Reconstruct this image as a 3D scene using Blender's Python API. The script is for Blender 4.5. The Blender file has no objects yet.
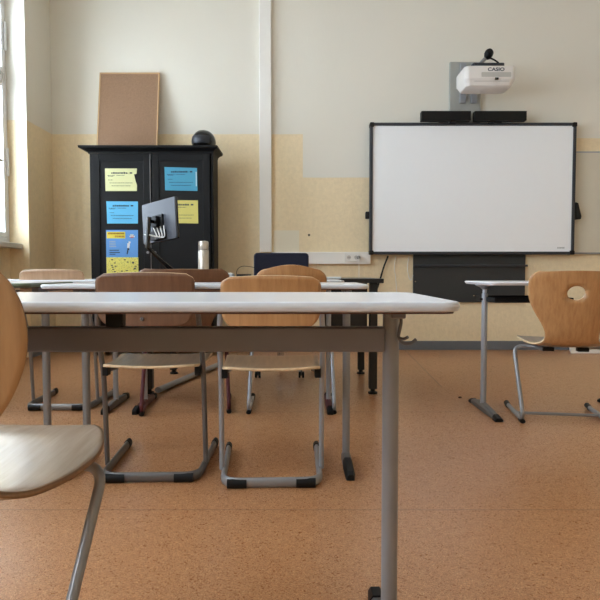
import bpy, math, random
from mathutils import Vector, Matrix, Euler
random.seed(7)
C = bpy.context.scene.collection
PI = math.pi
R = math.radians
scene = bpy.context.scene

# ------------------------------------------------------------------ camera
CAM_H = 0.83
PITCH = math.atan(28/600)
cam = bpy.data.objects.new('camera', bpy.data.cameras.new('camera'))
C.objects.link(cam)
cam.location = (0, 0, CAM_H)
cam.rotation_euler = (PI/2 - PITCH, 0, 0)
cam.data.sensor_fit = 'HORIZONTAL'
cam.data.sensor_width = 36
cam.data.lens = 36
cam.data.clip_start = 0.02
scene.camera = cam

def at(px, py, Y):
    """world point at depth Y (metres from the camera) seen at a photo position"""
    xc = (px-300)/600; yc = (300-py)/600
    d = Vector((xc, math.cos(PITCH)+yc*math.sin(PITCH), -math.sin(PITCH)+yc*math.cos(PITCH)))
    d *= Y/d.y
    return Vector((d.x, Y, CAM_H+d.z))

# ------------------------------------------------------------------ materials
def lin(c):
    return tuple((v/12.92 if v <= 0.04045 else ((v+0.055)/1.055)**2.4) for v in [x/255 for x in c])+(1,)

class NT:
    def __init__(s, name):
        s.m = bpy.data.materials.new(name); s.m.use_nodes = True
        s.t = s.m.node_tree; s.b = s.t.nodes['Principled BSDF']
    def n(s, typ, **kw):
        nd = s.t.nodes.new(typ)
        for k, v in kw.items():
            if k.startswith('i_'):
                nd.inputs[k[2:].replace('_', ' ')].default_value = v
            else: setattr(nd, k, v)
        return nd
    def l(s, a, b): s.t.links.new(a, b)
    def math(s, op, a, b=0.0):
        nd = s.t.nodes.new('ShaderNodeMath'); nd.operation = op
        for i, v in enumerate((a, b)):
            if isinstance(v, (int, float)): nd.inputs[i].default_value = v
            else: s.l(v, nd.inputs[i])
        return nd.outputs[0]
    def mix(s, f, a, b):
        nd = s.t.nodes.new('ShaderNodeMix'); nd.data_type = 'RGBA'
        for sock, v in ((nd.inputs[0], f), (nd.inputs[6], a), (nd.inputs[7], b)):
            if isinstance(v, (int, float, tuple)): sock.default_value = v
            else: s.l(v, sock)
        return nd.outputs[2]
    def coord(s, scale=(1,1,1), which='Object'):
        tc = s.n('ShaderNodeTexCoord'); mp = s.n('ShaderNodeMapping')
        mp.inputs['Scale'].default_value = scale
        s.l(tc.outputs[which], mp.inputs[0]); return mp.outputs[0]
    def noise(s, vec, scale, detail=3, rough=.5):
        nd = s.n('ShaderNodeTexNoise'); nd.inputs['Scale'].default_value = scale
        nd.inputs['Detail'].default_value = detail; nd.inputs['Roughness'].default_value = rough
        s.l(vec, nd.inputs['Vector']); return nd.outputs['Fac']
    def ramp(s, f, lo, hi):
        nd = s.n('ShaderNodeMapRange'); nd.inputs[1].default_value = lo; nd.inputs[2].default_value = hi
        s.l(f, nd.inputs[0]); return nd.outputs[0]
    def bump(s, h, st, dist=.002):
        nd = s.n('ShaderNodeBump'); nd.inputs['Strength'].default_value = st; nd.inputs['Distance'].default_value = dist
        s.l(h, nd.inputs['Height']); s.l(nd.outputs[0], s.b.inputs['Normal'])
    def base(s, v):
        if isinstance(v, tuple): s.b.inputs['Base Color'].default_value = v
        else: s.l(v, s.b.inputs['Base Color'])

def plain(name, col, rough=.5, metal=0, var=.06, spec=.5, scale=14):
    s = NT(name); c = lin(col)
    n = s.noise(s.coord(), scale, 4)
    d = tuple(x*(1-var) for x in c[:3])+(1,); e = tuple(min(1, x*(1+var)) for x in c[:3])+(1,)
    s.base(s.mix(n, d, e))
    s.b.inputs['Roughness'].default_value = rough; s.b.inputs['Metallic'].default_value = metal
    s.b.inputs['Specular IOR Level'].default_value = spec
    return s.m

def wood(name, col, dark, rough=.38, vert=True):
    s = NT(name)
    v = s.coord((26, 26, 1.6) if vert else (26, 1.8, 26))
    n1 = s.noise(v, 2.2, 6, .6)
    n2 = s.noise(s.coord((140, 140, 7) if vert else (140, 7, 140)), 2.0, 3, .6)
    f = s.math('ADD', s.math('MULTIPLY', s.ramp(n1, .3, .7), .7), s.math('MULTIPLY', n2, .3))
    s.base(s.mix(f, lin(dark), lin(col)))
    s.b.inputs['Roughness'].default_value = rough
    s.b.inputs['Coat Weight'].default_value = .12; s.b.inputs['Coat Roughness'].default_value = .3
    return s.m

M = {}
M['beech'] = wood('beech_light', (186,140,92), (152,104,62))
M['beech_g'] = wood('beech_golden', (188,142,94), (154,106,64))
M['beech_near'] = wood('beech_near', (190,152,110), (160,120,80), .34)
M['brownwood'] = wood('beech_brown', (124,88,64), (92,62,44))
M['tanwood'] = wood('beech_tan', (178,146,116), (150,118,90))
M['seatwood'] = wood('seat_wood', (196,162,124), (160,126,92), .32, False)
M['seatgrey'] = wood('seat_worn', (172,146,116), (120,100,80), .28, False)
M['seatnear'] = wood('seat_worn_glare_near', (206,182,158), (176,150,126), .2, False)  # worn seat, paler because the window glare on it is put into the colour
M['plyedge'] = wood('ply_edge', (222,198,162), (196,166,126), .5)
M['plydark'] = wood('ply_edge_dark', (150,116,82), (120,88,60), .5)
M['deskwhite'] = plain('desk_laminate', (222,222,226), .22, 0, .03)
M['deskedge'] = plain('desk_edge', (202,207,214), .35, 0, .03)
M['deskgreen'] = plain('desk_green_edge', (92,104,84), .35)
M['deskunder'] = plain('desk_underside', (84,50,40), .6)
M['steel'] = plain('grey_lacquered_steel', (140,140,142), .35, .35, .08)
M['steelbrown'] = plain('brown_grey_steel', (122,120,124), .4, .3, .08)
M['steellight'] = plain('light_grey_steel', (160,164,172), .3, .45, .05)
M['chrome'] = plain('chrome', (200,200,205), .12, 1, .03)
M['steeldark'] = plain('dark_grey_steel', (104,101,100), .38, .4, .08)
M['red'] = plain('dark_red_steel', (82,26,36), .4, .1)
M['black'] = plain('black_plastic', (11,11,12), .5, 0, .06, .3)
M['blackg'] = plain('black_gloss', (14,14,16), .15)
M['desk_black'] = plain('black_desk', (17,17,18), .4)
M['cab'] = plain('black_painted_wood', (13,13,15), .5, 0, .2, .22)
M['cab2'] = plain('black_painted_panel', (15,15,18), .5, 0, .2, .22)
M['navy'] = plain('navy_fabric', (22,26,48), .85)
M['white'] = plain('white_plastic', (226,224,220), .4, 0, .02)
M['trunk'] = plain('white_trunking', (234,231,226), .45, 0, .02)
M['whiteb'] = plain('whiteboard_surface', (240,243,247), .22, 0, .008)
M['sideboard'] = plain('beige_board', (206,200,184), .5, 0, .08, scale=5)
M['frame_dark'] = plain('dark_frame', (52,55,62), .4, .3)
M['chalk'] = plain('dark_board_panel', (42,45,47), .55, 0, .06)
M['platemetal'] = plain('brushed_mount_plate', (172,174,170), .4, .3)
M['projw'] = plain('projector_white', (222,218,214), .35, 0, .01)
M['projg'] = plain('projector_grille', (184,182,176), .6)
M['skirt'] = plain('grey_baseboard', (104,110,118), .5)
M['windowpaint'] = plain('white_window_paint', (214,214,214), .4, 0, .03)
M['sill'] = plain('stone_sill', (196,192,184), .4)
M['silver'] = plain('silver_monitor_back', (74,77,85), .4, .1, .02)
M['thermos'] = plain('stainless_flask', (196,188,178), .3, .7, .03)
M['paper_y'] = plain('yellow_paper', (212,212,160), .8, 0, .02)
M['paper_y2'] = plain('ochre_yellow_paper', (206,196,110), .8, 0, .02)
M['paper_b'] = plain('light_blue_paper', (96,180,222), .8, 0, .02)
M['paper_b2'] = plain('teal_blue_paper', (72,150,180), .8, 0, .02)
M['poster_b'] = plain('poster_blue', (92,150,214), .6, 0, .1)
M['poster_y'] = plain('poster_yellow', (238,214,80), .6, 0, .04)
M['poster_r'] = plain('poster_red', (190,50,40), .6)
M['poster_w'] = plain('poster_white', (228,230,230), .6)
M['ink'] = plain('dark_ink', (34,44,64), .8)
M['corkframe'] = plain('cork_frame_wood', (196,160,118), .5)
M['white_paper'] = plain('white_paper', (222,222,220), .8, 0, .02)
M['ceil'] = plain('ceiling_paint', (224,220,208), .9, 0, .02)
M['tapemark'] = plain('pale_tape', (170,176,180), .5)

s = NT('cork')
n = s.noise(s.coord((60,60,60)), 3, 6, .8)
s.base(s.mix(s.ramp(n, .35, .65), lin((120,92,70)), lin((164,132,106)))); s.b.inputs['Roughness'].default_value = .95
s.bump(n, .4); M['cork'] = s.m

s = NT('poster_meadow')
n = s.noise(s.coord((70,70,70)), 1.6, 4, .7)
s.base(s.mix(s.ramp(n, .56, .64), lin((226,218,110)), lin((70,80,60)))); s.b.inputs['Roughness'].default_value = .7
M['meadow'] = s.m

# glass: plain thin pane, mostly clear with a fresnel reflection
s = NT('window_glass')
tr = s.n('ShaderNodeBsdfTransparent'); gl = s.n('ShaderNodeBsdfGlossy'); gl.inputs['Roughness'].default_value = .02
fr = s.n('ShaderNodeFresnel'); fr.inputs['IOR'].default_value = 1.3
geo = s.n('ShaderNodeNewGeometry')
mx = s.n('ShaderNodeMixShader'); s.l(s.math('MULTIPLY', fr.outputs[0], s.math('SUBTRACT', 1.0, geo.outputs['Backfacing'])), mx.inputs[0]); s.l(tr.outputs[0], mx.inputs[1]); s.l(gl.outputs[0], mx.inputs[2])
s.l(mx.outputs[0], s.t.nodes['Material Output'].inputs['Surface']); M['glass'] = s.m

WHITE = lin((224,220,209)); CREAM = lin((232,214,179)); PALE = lin((228,220,200))
def wallmat(name, back):
    s = NT(name)
    tc = s.n('ShaderNodeTexCoord'); sp = s.n('ShaderNodeSeparateXYZ'); s.l(tc.outputs['Object'], sp.inputs[0])
    x, z = sp.outputs[0], sp.outputs[2]
    wob = s.noise(tc.outputs['Object'], 9, 3); zz = s.math('ADD', z, s.math('MULTIPLY', s.math('SUBTRACT', wob, .5), .012))
    hi = s.math('GREATER_THAN', zz, 2.276)
    if back:
        right = s.math('GREATER_THAN', x, 2.6)
        low = s.math('MULTIPLY', s.math('GREATER_THAN', x, .03), s.math('GREATER_THAN', zz, 1.825))
        low = s.math('MULTIPLY', low, s.math('SUBTRACT', 1.0, right))
        r2 = s.math('MULTIPLY', right, s.math('GREATER_THAN', zz, 2.235))
        hi = s.math('MAXIMUM', s.math('MAXIMUM', hi, low), r2)
    big = s.noise(tc.outputs['Object'], 1.3, 4)
    c1 = s.mix(big, tuple(v*.95 for v in WHITE[:3])+(1,), tuple(v*1.04 for v in WHITE[:3])+(1,))
    c2 = s.mix(s.ramp(s.noise(tc.outputs['Object'], 24, 5, .7), .3, .7), tuple(v*.93 for v in CREAM[:3])+(1,), tuple(v*1.05 for v in CREAM[:3])+(1,))
    if back:
        px = s.math('MULTIPLY', s.math('GREATER_THAN', x, -.28), s.math('LESS_THAN', x, -.01))
        pz = s.math('MULTIPLY', s.math('GREATER_THAN', z, 1.03), s.math('LESS_THAN', z, 1.27))
        c2 = s.mix(s.math('MULTIPLY', px, pz), c2, PALE)
    s.base(s.mix(hi, c2, c1)); s.b.inputs['Roughness'].default_value = .85
    mp = s.n('ShaderNodeMapping'); mp.inputs['Scale'].default_value = (34, 34, 9); s.l(tc.outputs['Object'], mp.inputs[0])
    h = s.noise(mp.outputs[0], 1.5, 4, .6)
    lowf = s.math('SUBTRACT', 1.0, hi)
    h = s.math('MULTIPLY', h, s.math('ADD', s.math('MULTIPLY', lowf, .8), .2))
    s.bump(h, .55, .006)
    return s.m
M['wall_back'] = wallmat('plaster_two_tone_end_wall', True)
M['wall_side'] = wallmat('plaster_two_tone', False)

s = NT('linoleum')
v = s.coord((1,1,1))
big = s.noise(v, 1.2, 4); 
def dnoise(scale, det, dist):
    nd = s.n('ShaderNodeTexNoise'); nd.inputs['Scale'].default_value = scale; nd.inputs['Detail'].default_value = det; nd.inputs['Distortion'].default_value = dist
    s.l(v, nd.inputs['Vector']); return nd.outputs['Fac']
mid = dnoise(64, 5, 3.0); fine = dnoise(140, 2, 3.5)
c = s.mix(s.ramp(mid, .36, .64), lin((146,91,56)), lin((190,133,88)))
c = s.mix(s.math('MULTIPLY', s.ramp(fine, .53, .66), .75), c, lin((232,196,150)))
c = s.mix(s.math('MULTIPLY', s.ramp(fine, .44, .32), .5), c, lin((122,80,50)))
c = s.mix(s.math('MULTIPLY', big, .22), c, lin((154,108,72)))
sp = s.n('ShaderNodeSeparateXYZ'); s.l(v, sp.inputs[0])
def line(coord, pos, w): return s.math('LESS_THAN', s.math('ABSOLUTE', s.math('SUBTRACT', coord, pos)), w)
seam = line(sp.outputs[1], 3.53, .004)
for p in (2.06, 5.0, .6, -.85): seam = s.math('MAXIMUM', seam, line(sp.outputs[1], p, .003))
xs = s.math('ADD', sp.outputs[0], s.math('MULTIPLY', sp.outputs[1], -.045))
seam = s.math('MAXIMUM', seam, s.math('MULTIPLY', line(xs, .83, .005), s.math('GREATER_THAN', sp.outputs[1], 4.3)))
c = s.mix(s.math('MULTIPLY', seam, .65), c, lin((110,74,54)))
s.base(c); s.l(s.math('ADD', s.math('MULTIPLY', mid, .14), .22), s.b.inputs['Roughness'])
s.bump(mid, .06, .002); M['floor'] = s.m

# ------------------------------------------------------------------ mesh builder
class MB:
    def __init__(s): s.v = []; s.f = []; s.mi = []; s.mats = []
    def _m(s, m):
        if m is None: return 0
        if m not in s.mats: s.mats.append(m)
        return s.mats.index(m)
    def add(s, vs, fs, m=None):
        o = len(s.v); s.v += [tuple(v) for v in vs]; k = s._m(m)
        for f in fs: s.f.append([i+o for i in f]); s.mi.append(k)
        return s
    def box(s, lo, hi, m=None, mat=None):
        x0,y0,z0 = lo; x1,y1,z1 = hi
        vs = [Vector(p) for p in ((x0,y0,z0),(x1,y0,z0),(x1,y1,z0),(x0,y1,z0),(x0,y0,z1),(x1,y0,z1),(x1,y1,z1),(x0,y1,z1))]
        if mat: vs = [mat @ v for v in vs]
        return s.add(vs, [(0,3,2,1),(4,5,6,7),(0,1,5,4),(1,2,6,5),(2,3,7,6),(3,0,4,7)], m)
    def prism(s, poly, z0, z1, m=None, mat=None, axis='z'):
        n = len(poly)
        def P(a, b, c):
            if axis == 'z': v = Vector((a, b, c))
            elif axis == 'y': v = Vector((a, c, b))
            else: v = Vector((c, a, b))
            return mat @ v if mat else v
        vs = [P(a, b, z0) for a, b in poly]+[P(a, b, z1) for a, b in poly]
        fs = [list(range(n))[::-1], list(range(n, 2*n))]+[(i, (i+1) % n, n+(i+1) % n, n+i) for i in range(n)]
        return s.add(vs, fs, m)
    def loft(s, rings, m=None, cap=True):
        n = len(rings[0]); vs = [v for r in rings for v in r]; fs = []
        for k in range(len(rings)-1):
            for i in range(n):
                a = k*n+i; b = k*n+(i+1) % n
                fs.append((a, b, b+n, a+n))
        if cap: fs.append(list(range(n))[::-1]); fs.append([len(vs)-n+i for i in range(n)])
        return s.add(vs, fs, m)
    def lathe(s, prof, c=(0,0,0), m=None, n=24, mat=None):
        rings = []
        for r, z in prof:
            ring = [Vector((r*math.cos(2*PI*i/n), r*math.sin(2*PI*i/n), z)) for i in range(n)]
            if mat: ring = [mat @ v for v in ring]
            rings.append([v+Vector(c) for v in ring])
        return s.loft(rings, m)
    def tube(s, pts, r, m=None, fillet=0, n=12, flat=None, up=None):
        """round tube, or an oval one when flat=(half width, half height)"""
        pts = [Vector(p) for p in pts]
        if fillet and len(pts) > 2:
            out = [pts[0]]
            for i in range(1, len(pts)-1):
                a, b, c = pts[i-1], pts[i], pts[i+1]
                d1 = (a-b); d2 = (c-b); q = min(fillet, d1.length*.48, d2.length*.48)
                p1 = b+d1.normalized()*q; p2 = b+d2.normalized()*q
                for k in range(8):
                    t = k/7; out.append(p1*(1-t)**2+b*2*t*(1-t)+p2*t*t)
            out.append(pts[-1]); pts = out
        rings = []; N = None
        for i, p in enumerate(pts):
            if i == 0: T = pts[1]-pts[0]
            elif i == len(pts)-1: T = pts[-1]-pts[-2]
            else: T = (pts[i+1]-p).normalized()+(p-pts[i-1]).normalized()
            T = T.normalized()
            if up is not None: N = Vector(up)
            elif N is None: N = Vector((0,0,1)) if abs(T.z) < .9 else Vector((0,1,0))
            N = (N-T*N.dot(T)).normalized(); B = T.cross(N)
            a, b = (flat if flat else (r, r))
            rings.append([p+B*a*math.cos(2*PI*k/n)+N*b*math.sin(2*PI*k/n) for k in range(n)])
        return s.loft(rings, m)
    def build(s, name, mat=None, parent=None, bevel=0, smooth=True, loc=None):
        me = bpy.data.meshes.new(name); me.from_pydata(s.v, [], s.f)
        ms = s.mats if s.mats else [mat]
        if s.mats and mat is not None and mat not in s.mats: pass
        for m in ms: me.materials.append(m if not isinstance(m, str) else M[m])
        for p, k in zip(me.polygons, s.mi): p.material_index = k
        me.validate(); me.update()
        if smooth:
            me.polygons.foreach_set('use_smooth', [True]*len(me.polygons)); me.set_sharp_from_angle(angle=R(35))
        o = bpy.data.objects.new(name, me); C.objects.link(o)
        if parent: o.parent = parent
        if loc is not None: o.location = loc
        if bevel:
            b = o.modifiers.new('bevel', 'BEVEL'); b.width = bevel; b.segments = 2; b.limit_method = 'ANGLE'; b.angle_limit = R(40)
            b.harden_normals = False
        return o

def rrect(x0, y0, x1, y1, r, n=6):
    rs = r if isinstance(r, (list, tuple)) else [r]*4
    out = []
    for (cx, cy, a, q) in ((x1, y0, -90, rs[0]), (x1, y1, 0, rs[1]), (x0, y1, 90, rs[2]), (x0, y0, 180, rs[3])):
        sx = -1 if cx == x1 else 1; sy = 1 if cy == y0 else -1
        for k in range(n+1):
            t = R(a+90*k/n); out.append((cx+sx*q+q*math.cos(t), cy+sy*q+q*math.sin(t)))
    return out

def tag(o, label, cat, group=None, kind=None):
    if label: o['label'] = label
    if cat: o['category'] = cat
    if group: o['group'] = group
    if kind: o['kind'] = kind
    return o
def empty(name, loc, rz=0):
    o = bpy.data.objects.new(name, None); C.objects.link(o); o.location = loc; o.rotation_euler = (0, 0, rz); o.empty_display_size = .1
    return o
def struct(o): o['kind'] = 'structure'; return o

# ------------------------------------------------------------------ the room
YB = 6.38; XL = -2.606; XR = 4.6; YF = -3.2; ZC = 3.95; XW = -2.79
struct(MB().box((-3.05, YF-.2, -.12), (XR+.2, YB+.2, 0)).build('floor', 'floor', smooth=False))
struct(MB().box((-3.05, YF-.2, ZC), (XR+.2, YB+.2, ZC+.15)).build('ceiling', 'ceil', smooth=False))
struct(MB().box((-3.05, YB, 0), (XR+.2, YB+.2, ZC)).build('wall_back', 'wall_back', smooth=False))
struct(MB().box((XR, YF, 0), (XR+.2, YB, ZC)).build('wall_right', 'wall_side', smooth=False))
struct(MB().box((-3.05, YF-.2, 0), (XR+.2, YF, ZC)).build('wall_front', 'wall_side', smooth=False))
wins = [(4.62, 5.79), (2.25, 3.70), (.22, 1.67), (-1.81, -.36)]
ZS, ZT = 1.09, 3.45
w = MB()
edges = [YF]+[v for a in wins[::-1] for v in a]+[YB]
for i in range(0, len(edges), 2):
    w.box((-3.05, edges[i], 0), (XL, edges[i+1], ZC))                    # piers
for a, b in wins:
    w.box((-3.05, a, 0), (XW, b, ZS)); w.box((-3.05, a, ZT), (XL, b, ZC))
struct(w.build('wall_left', 'wall_side', smooth=False))
for i, (a, b) in enumerate(wins):
    x0, x1 = XW-.09, XW
    f = MB()
    f.box((x0, a, ZS), (x1, a+.07, ZT)); f.box((x0, b-.07, ZS), (x1, b, ZT))
    f.box((x0, a+.07, ZS), (x1, b-.07, ZS+.07)); f.box((x0, a+.07, ZT-.07), (x1, b-.07, ZT))
    f.box((x0, a+.07, 2.60), (x1, b-.07, 2.69))
    f.box((x0+.01, (a+b)/2-.04, ZS+.07), (x1-.01, (a+b)/2+.04, 2.6))
    f.box((x0+.01, (a+b)/2-.04, 2.69), (x1-.01, (a+b)/2+.04, ZT-.07))
    fo = struct(f.build('window_%d' % (i+1), 'windowpaint', bevel=.006, smooth=False))
    for (ya, yb, za, zb, bars) in ((a+.07, (a+b)/2-.04, ZS+.07, 2.6, (1.87,)), ((a+b)/2+.04, b-.07, ZS+.07, 2.6, (1.87,)),
                              (a+.07, (a+b)/2-.04, 2.69, ZT-.07, ()), ((a+b)/2+.04, b-.07, 2.69, ZT-.07, ())):
        q = MB(); t = .045
        q.box((x0+.02, ya, za), (x1+.015, ya+t, zb)); q.box((x0+.02, yb-t, za), (x1+.015, yb, zb))
        q.box((x0+.02, ya+t, za), (x1+.015, yb-t, za+t)); q.box((x0+.02, ya+t, zb-t), (x1+.015, yb-t, zb))
        for z in bars: q.box((x0+.03, ya+t, z-.015), (x1+.005, yb-t, z+.015))
        sa = q.build('window_sash', 'windowpaint', fo, bevel=.004, smooth=False)
        MB().box((x0+.045, ya+t-.005, za+t-.005), (x0+.05, yb-t+.005, zb-t+.005)).build('window_pane', 'glass', sa, smooth=False)
    for z in (1.88, 3.05):
        MB().tube([(x1+.017, b-.05, z-.14), (x1+.017, b-.05, z+.12)], .016).build('window_hinge', 'windowpaint', fo)
    MB().box((XW+.002, a+.003, ZS-.035), (XW+.125, b-.003, ZS+.012)).build('window_sill', 'sill', fo, bevel=.006, smooth=False)
    # daylight comes in through the opening
    L = bpy.data.lights.new('window_portal', 'AREA'); L.shape = 'RECTANGLE'; L.size = b-a; L.size_y = ZT-ZS
    L.cycles.is_portal = True
    lo = bpy.data.objects.new('window_portal', L); C.objects.link(lo)
    lo.location = (-3.0, (a+b)/2, (ZS+ZT)/2); lo.rotation_euler = (0, -PI/2, 0)
    lo.rotation_euler = Euler((PI/2, 0, -PI/2))
struct(MB().box((XL, YB-.014, 0), (XR, YB, .095)).build('baseboard_back', 'skirt', bevel=.003, smooth=False))
b_ = MB()
for i in range(0, len(edges), 2): b_.box((XL, edges[i]+.0, 0), (XL+.014, edges[i+1]-(.014 if i == len(edges)-2 else 0), .095))
struct(b_.build('baseboard_left', 'skirt', bevel=.003, smooth=False))
struct(MB().box((XR-.014, YF, 0), (XR, YB-.014, .095)).build('baseboard_right', 'skirt', bevel=.003, smooth=False))

# ------------------------------------------------------------------ trunking, sockets
def S(px, py, Y): return at(px, py, Y)
a0 = at(260, 250, 6.33); a1 = at(271.5, 250, 6.33)
t = empty('wall_conduit', (0, 6.38, 0))
tag(t, 'tall white plastic cable trunk running up the wall right of the black cupboard', 'cable trunk')
MB().box((a0.x, -.055, 1.04), (a1.x, 0, ZC)).build('cover', 'trunk', t, bevel=.004, smooth=False)
MB().box((a0.x-.004, -.045, 1.04), (a0.x+.018, -.0005, ZC)).build('side_channel', 'trunk', t, bevel=.002, smooth=False)
b0 = at(271.8, 252, 6.33); b1 = at(370.5, 264, 6.33)
t = empty('wall_conduit', (0, 6.38, 0))
tag(t, 'white horizontal cable trunk on the wall with a double socket set in it', 'cable trunk')
MB().box((-.30, -.055, b1.z), (b1.x, 0, b0.z)).build('cover', 'trunk', t, bevel=.004, smooth=False)
MB().box((-.30, -.058, b0.z-.012), (b1.x-.004, -.052, b0.z-.008)).build('seam', 'white', t, smooth=False)
so = empty('wall_socket', at(352.5, 257.5, 6.32))
tag(so, 'white double wall socket in the horizontal trunk left of the whiteboard', 'socket')
MB().prism(rrect(-.08, -.042, .08, .042, .008), -.012, 0.004, axis='y').build('plate', 'white', so, bevel=.002)
for dx in (-.038, .038):
    MB().lathe([(.021, 0), (.021, .0012)], (0,0,0), None, 24, Matrix.Translation((dx, -.012, 0)) @ Matrix.Rotation(PI/2, 4, 'X')).build('socket_well', 'projg', so)
for dx in (-.047, -.029):
    MB().lathe([(.0035, 0), (.0035, .001)], (0,0,0), None, 12, Matrix.Translation((dx, -.0133, 0)) @ Matrix.Rotation(PI/2, 4, 'X')).build('socket_hole', 'ink', so)
pl = at(358.5, 257.5, 6.30)
pg = empty('plug', pl)
tag(pg, 'grey plug in the right half of the double wall socket, with a thin white cable', 'plug')
MB().lathe([(.018, 0), (.02, .02), (.014, .04), (.008, .045)], (0,0,0), None, 16, Matrix.Rotation(PI/2, 4, 'X')).build('plug_body', 'steel', pg)
MB().tube([(0, -.04, 0), (0, -.055, -.03), (0, -.055, -.30), (-.01, -.04, -.6)], .004, fillet=.03, n=8).build('cable', 'white', pg)

def cable(pts, r, mat, label):
    o = MB().tube(pts, r, fillet=.12, n=8).build('cable', mat); tag(o, label, 'cable'); return o
cable([at(388,256,6.34), at(387,259,6.33), at(384,266,6.34), at(380,280,6.35), at(374,298,6.35)], .009, 'black', 'black cable slanting down from the lower left corner of the whiteboard')
cable([at(396,256,6.36), at(394,266,6.365), at(396,280,6.365), at(397,300,6.365)], .004, 'white', 'thin white cable hanging under the whiteboard, nearest to the black slanting cable')
cable([at(409,256,6.36), at(407,268,6.365), at(409,278,6.365), at(411,281,6.365), at(413,275,6.365)], .004, 'white', 'thin white cable looping beside the dark panel under the whiteboard')

# ------------------------------------------------------------------ whiteboard and projector
wb = empty('whiteboard', (1.84, 6.36, 1.03))
tag(wb, 'large interactive whiteboard with a dark frame on the end wall', 'whiteboard')
Yf = 6.27
q0 = at(369.5, 254.5, Yf); q1 = at(577, 122.5, Yf)
X0, Z0, X1, Z1 = q0.x-.0, q0.z, q1.x, q1.z
ox, oz = 1.84, 1.03
def rel(x, z): return x-ox, z-oz
x0, z0 = rel(X0, Z0); x1, z1 = rel(X1, Z1)
F = .03
MB().box((x0+F, -.075, z0+F), (x1-F, -.02, z1-F)).build('writing_surface', 'whiteb', wb, smooth=False)
for nm, lo, hi in (('frame_rail', (x0+.02, -.09, z1-F), (x1-.02, -.015, z1)), ('frame_rail', (x0+.02, -.09, z0), (x1-.02, -.015, z0+F)),
                   ('frame_rail', (x0, -.09, z0+.02), (x0+F, -.015, z1-.02)), ('frame_rail', (x1-F, -.09, z0+.02), (x1, -.015, z1-.02))):
    MB().box(lo, hi).build(nm, 'frame_dark', wb, bevel=.004, smooth=False)
for cx in (x0, x1-.04):
    for cz in (z0, z1-.04):
        MB().prism(rrect(cx-.003, cz-.003, cx+.043, cz+.043, .012), -.095, -.012, axis='y').build('corner_cap', 'black', wb, bevel=.002)
lg = MB()
for k, (u, ww) in enumerate(((0, .012), (.017, .008), (.029, .014), (.047, .01), (.061, .012))):
    lg.box((x1-.17+u, -.0765, z0+.062), (x1-.17+u+ww, -.0745, z0+.078))
lg.build('maker_mark', M['tapemark'], wb, smooth=False)
p = at(367, 215, 6.3)
MB().prism(rrect(p.x-ox-.015, p.z-oz-.04, p.x-ox+.03, p.z-oz+.035, .01), -.07, -.02, axis='y').build('side_latch', 'black', wb, bevel=.003)
p = at(575.8, 212, 6.3)
MB().prism([(p.x-ox-.01, p.z-oz+.10), (p.x-ox+.015, p.z-oz+.09), (p.x-ox+.05, p.z-oz-.045), (p.x-ox+.045, p.z-oz-.075), (p.x-ox-.01, p.z-oz-.08)], -.085, -.03, axis='y').build('pen_holder', 'black', wb, bevel=.003)

dp0 = at(414, 302.5, 6.3); dp1 = at(527.5, 250, 6.3)
dp = empty('chalkboard_panel', ((dp0.x+dp1.x)/2, 6.378, dp0.z))
tag(dp, 'dark grey panel board hanging below the whiteboard', 'board panel')
hw = (dp1.x-dp0.x)/2
MB().box((-hw, -.03, 0), (hw, 0, .80)).build('panel', 'chalk', dp, bevel=.004, smooth=False)
zl = at(470, 265.5, 6.29).z-dp0.z
MB().box((-hw, -.06, zl-.012), (hw+.015, -.029, zl+.010)).build('ledge', 'frame_dark', dp, bevel=.003, smooth=False)
for u, v in ((-.57+.0, .22), (.05, .07)):
    MB().lathe([(.008, 0), (.006, .004)], (0,0,0), None, 12, Matrix.Translation((u, -.030, v)) @ Matrix.Rotation(PI/2, 4, 'X')).build('screw', 'chrome', dp)

sp0 = at(560, 253, 6.35); sp1 = at(600, 152, 6.35)
sb = empty('side_board', (3.4, 6.378, sp0.z))
tag(sb, 'beige-grey blank board on the wall right of the whiteboard', 'board')
MB().box((-.72, -.025, 0), (.9, 0, sp1.z-sp0.z)).build('board_face', 'sideboard', sb, bevel=.003, smooth=False)
MB().box((-.72, -.03, -.012), (.9, 0, .006)).build('bottom_rail', 'steel', sb, smooth=False)
MB().box((-.72, -.03, sp1.z-sp0.z-.008), (.9, 0, sp1.z-sp0.z+.006)).build('top_rail', 'steellight', sb, smooth=False)

m0 = at(449.5, 111, 6.34); m1 = at(481, 62, 6.34)
mp = empty('projector_mount', ((m0.x+m1.x)/2, 6.378, m0.z))
tag(mp, 'grey metal wall mount with an arm holding the projector above the whiteboard', 'projector mount')
hw = (m1.x-m0.x)/2; hh = m1.z-m0.z
MB().box((-hw, -.045, -.12), (hw, 0, hh)).build('wall_plate', 'platemetal', mp, bevel=.004, smooth=False)
for u in (-.03, .085):
    MB().box((u-.03, -.075, .075), (u+.03, -.045, hh-.02)).build('rail', 'steellight', mp, bevel=.003, smooth=False)
pa = at(487, 66, 5.85); rel_ = Vector((pa.x-mp.location.x, pa.y-mp.location.y, pa.z-mp.location.z))
za = at(486, 65.8, 5.77).z-mp.location.z
MB().box((.0, -.50, za+.004), (.10, -.04, za+.03)).build('arm', 'steel', mp, bevel=.004, smooth=False)
s1 = at(480, 64, 5.82)-mp.location; s2 = at(488, 55.5, 5.82)-mp.location
MB().tube([(s1.x, s1.y, za+.02), s1, s2], .017, fillet=.02).build('camera_stalk', 'steel', mp)
pc = at(486.5, 64, 5.85); loc = pc-mp.location
MB().prism(rrect(loc.x-.15, loc.y-.08, loc.x+.15, loc.y+.14, .02), za+.002, za+.03).build('adapter_plate', 'frame_dark', mp, bevel=.003)

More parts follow.
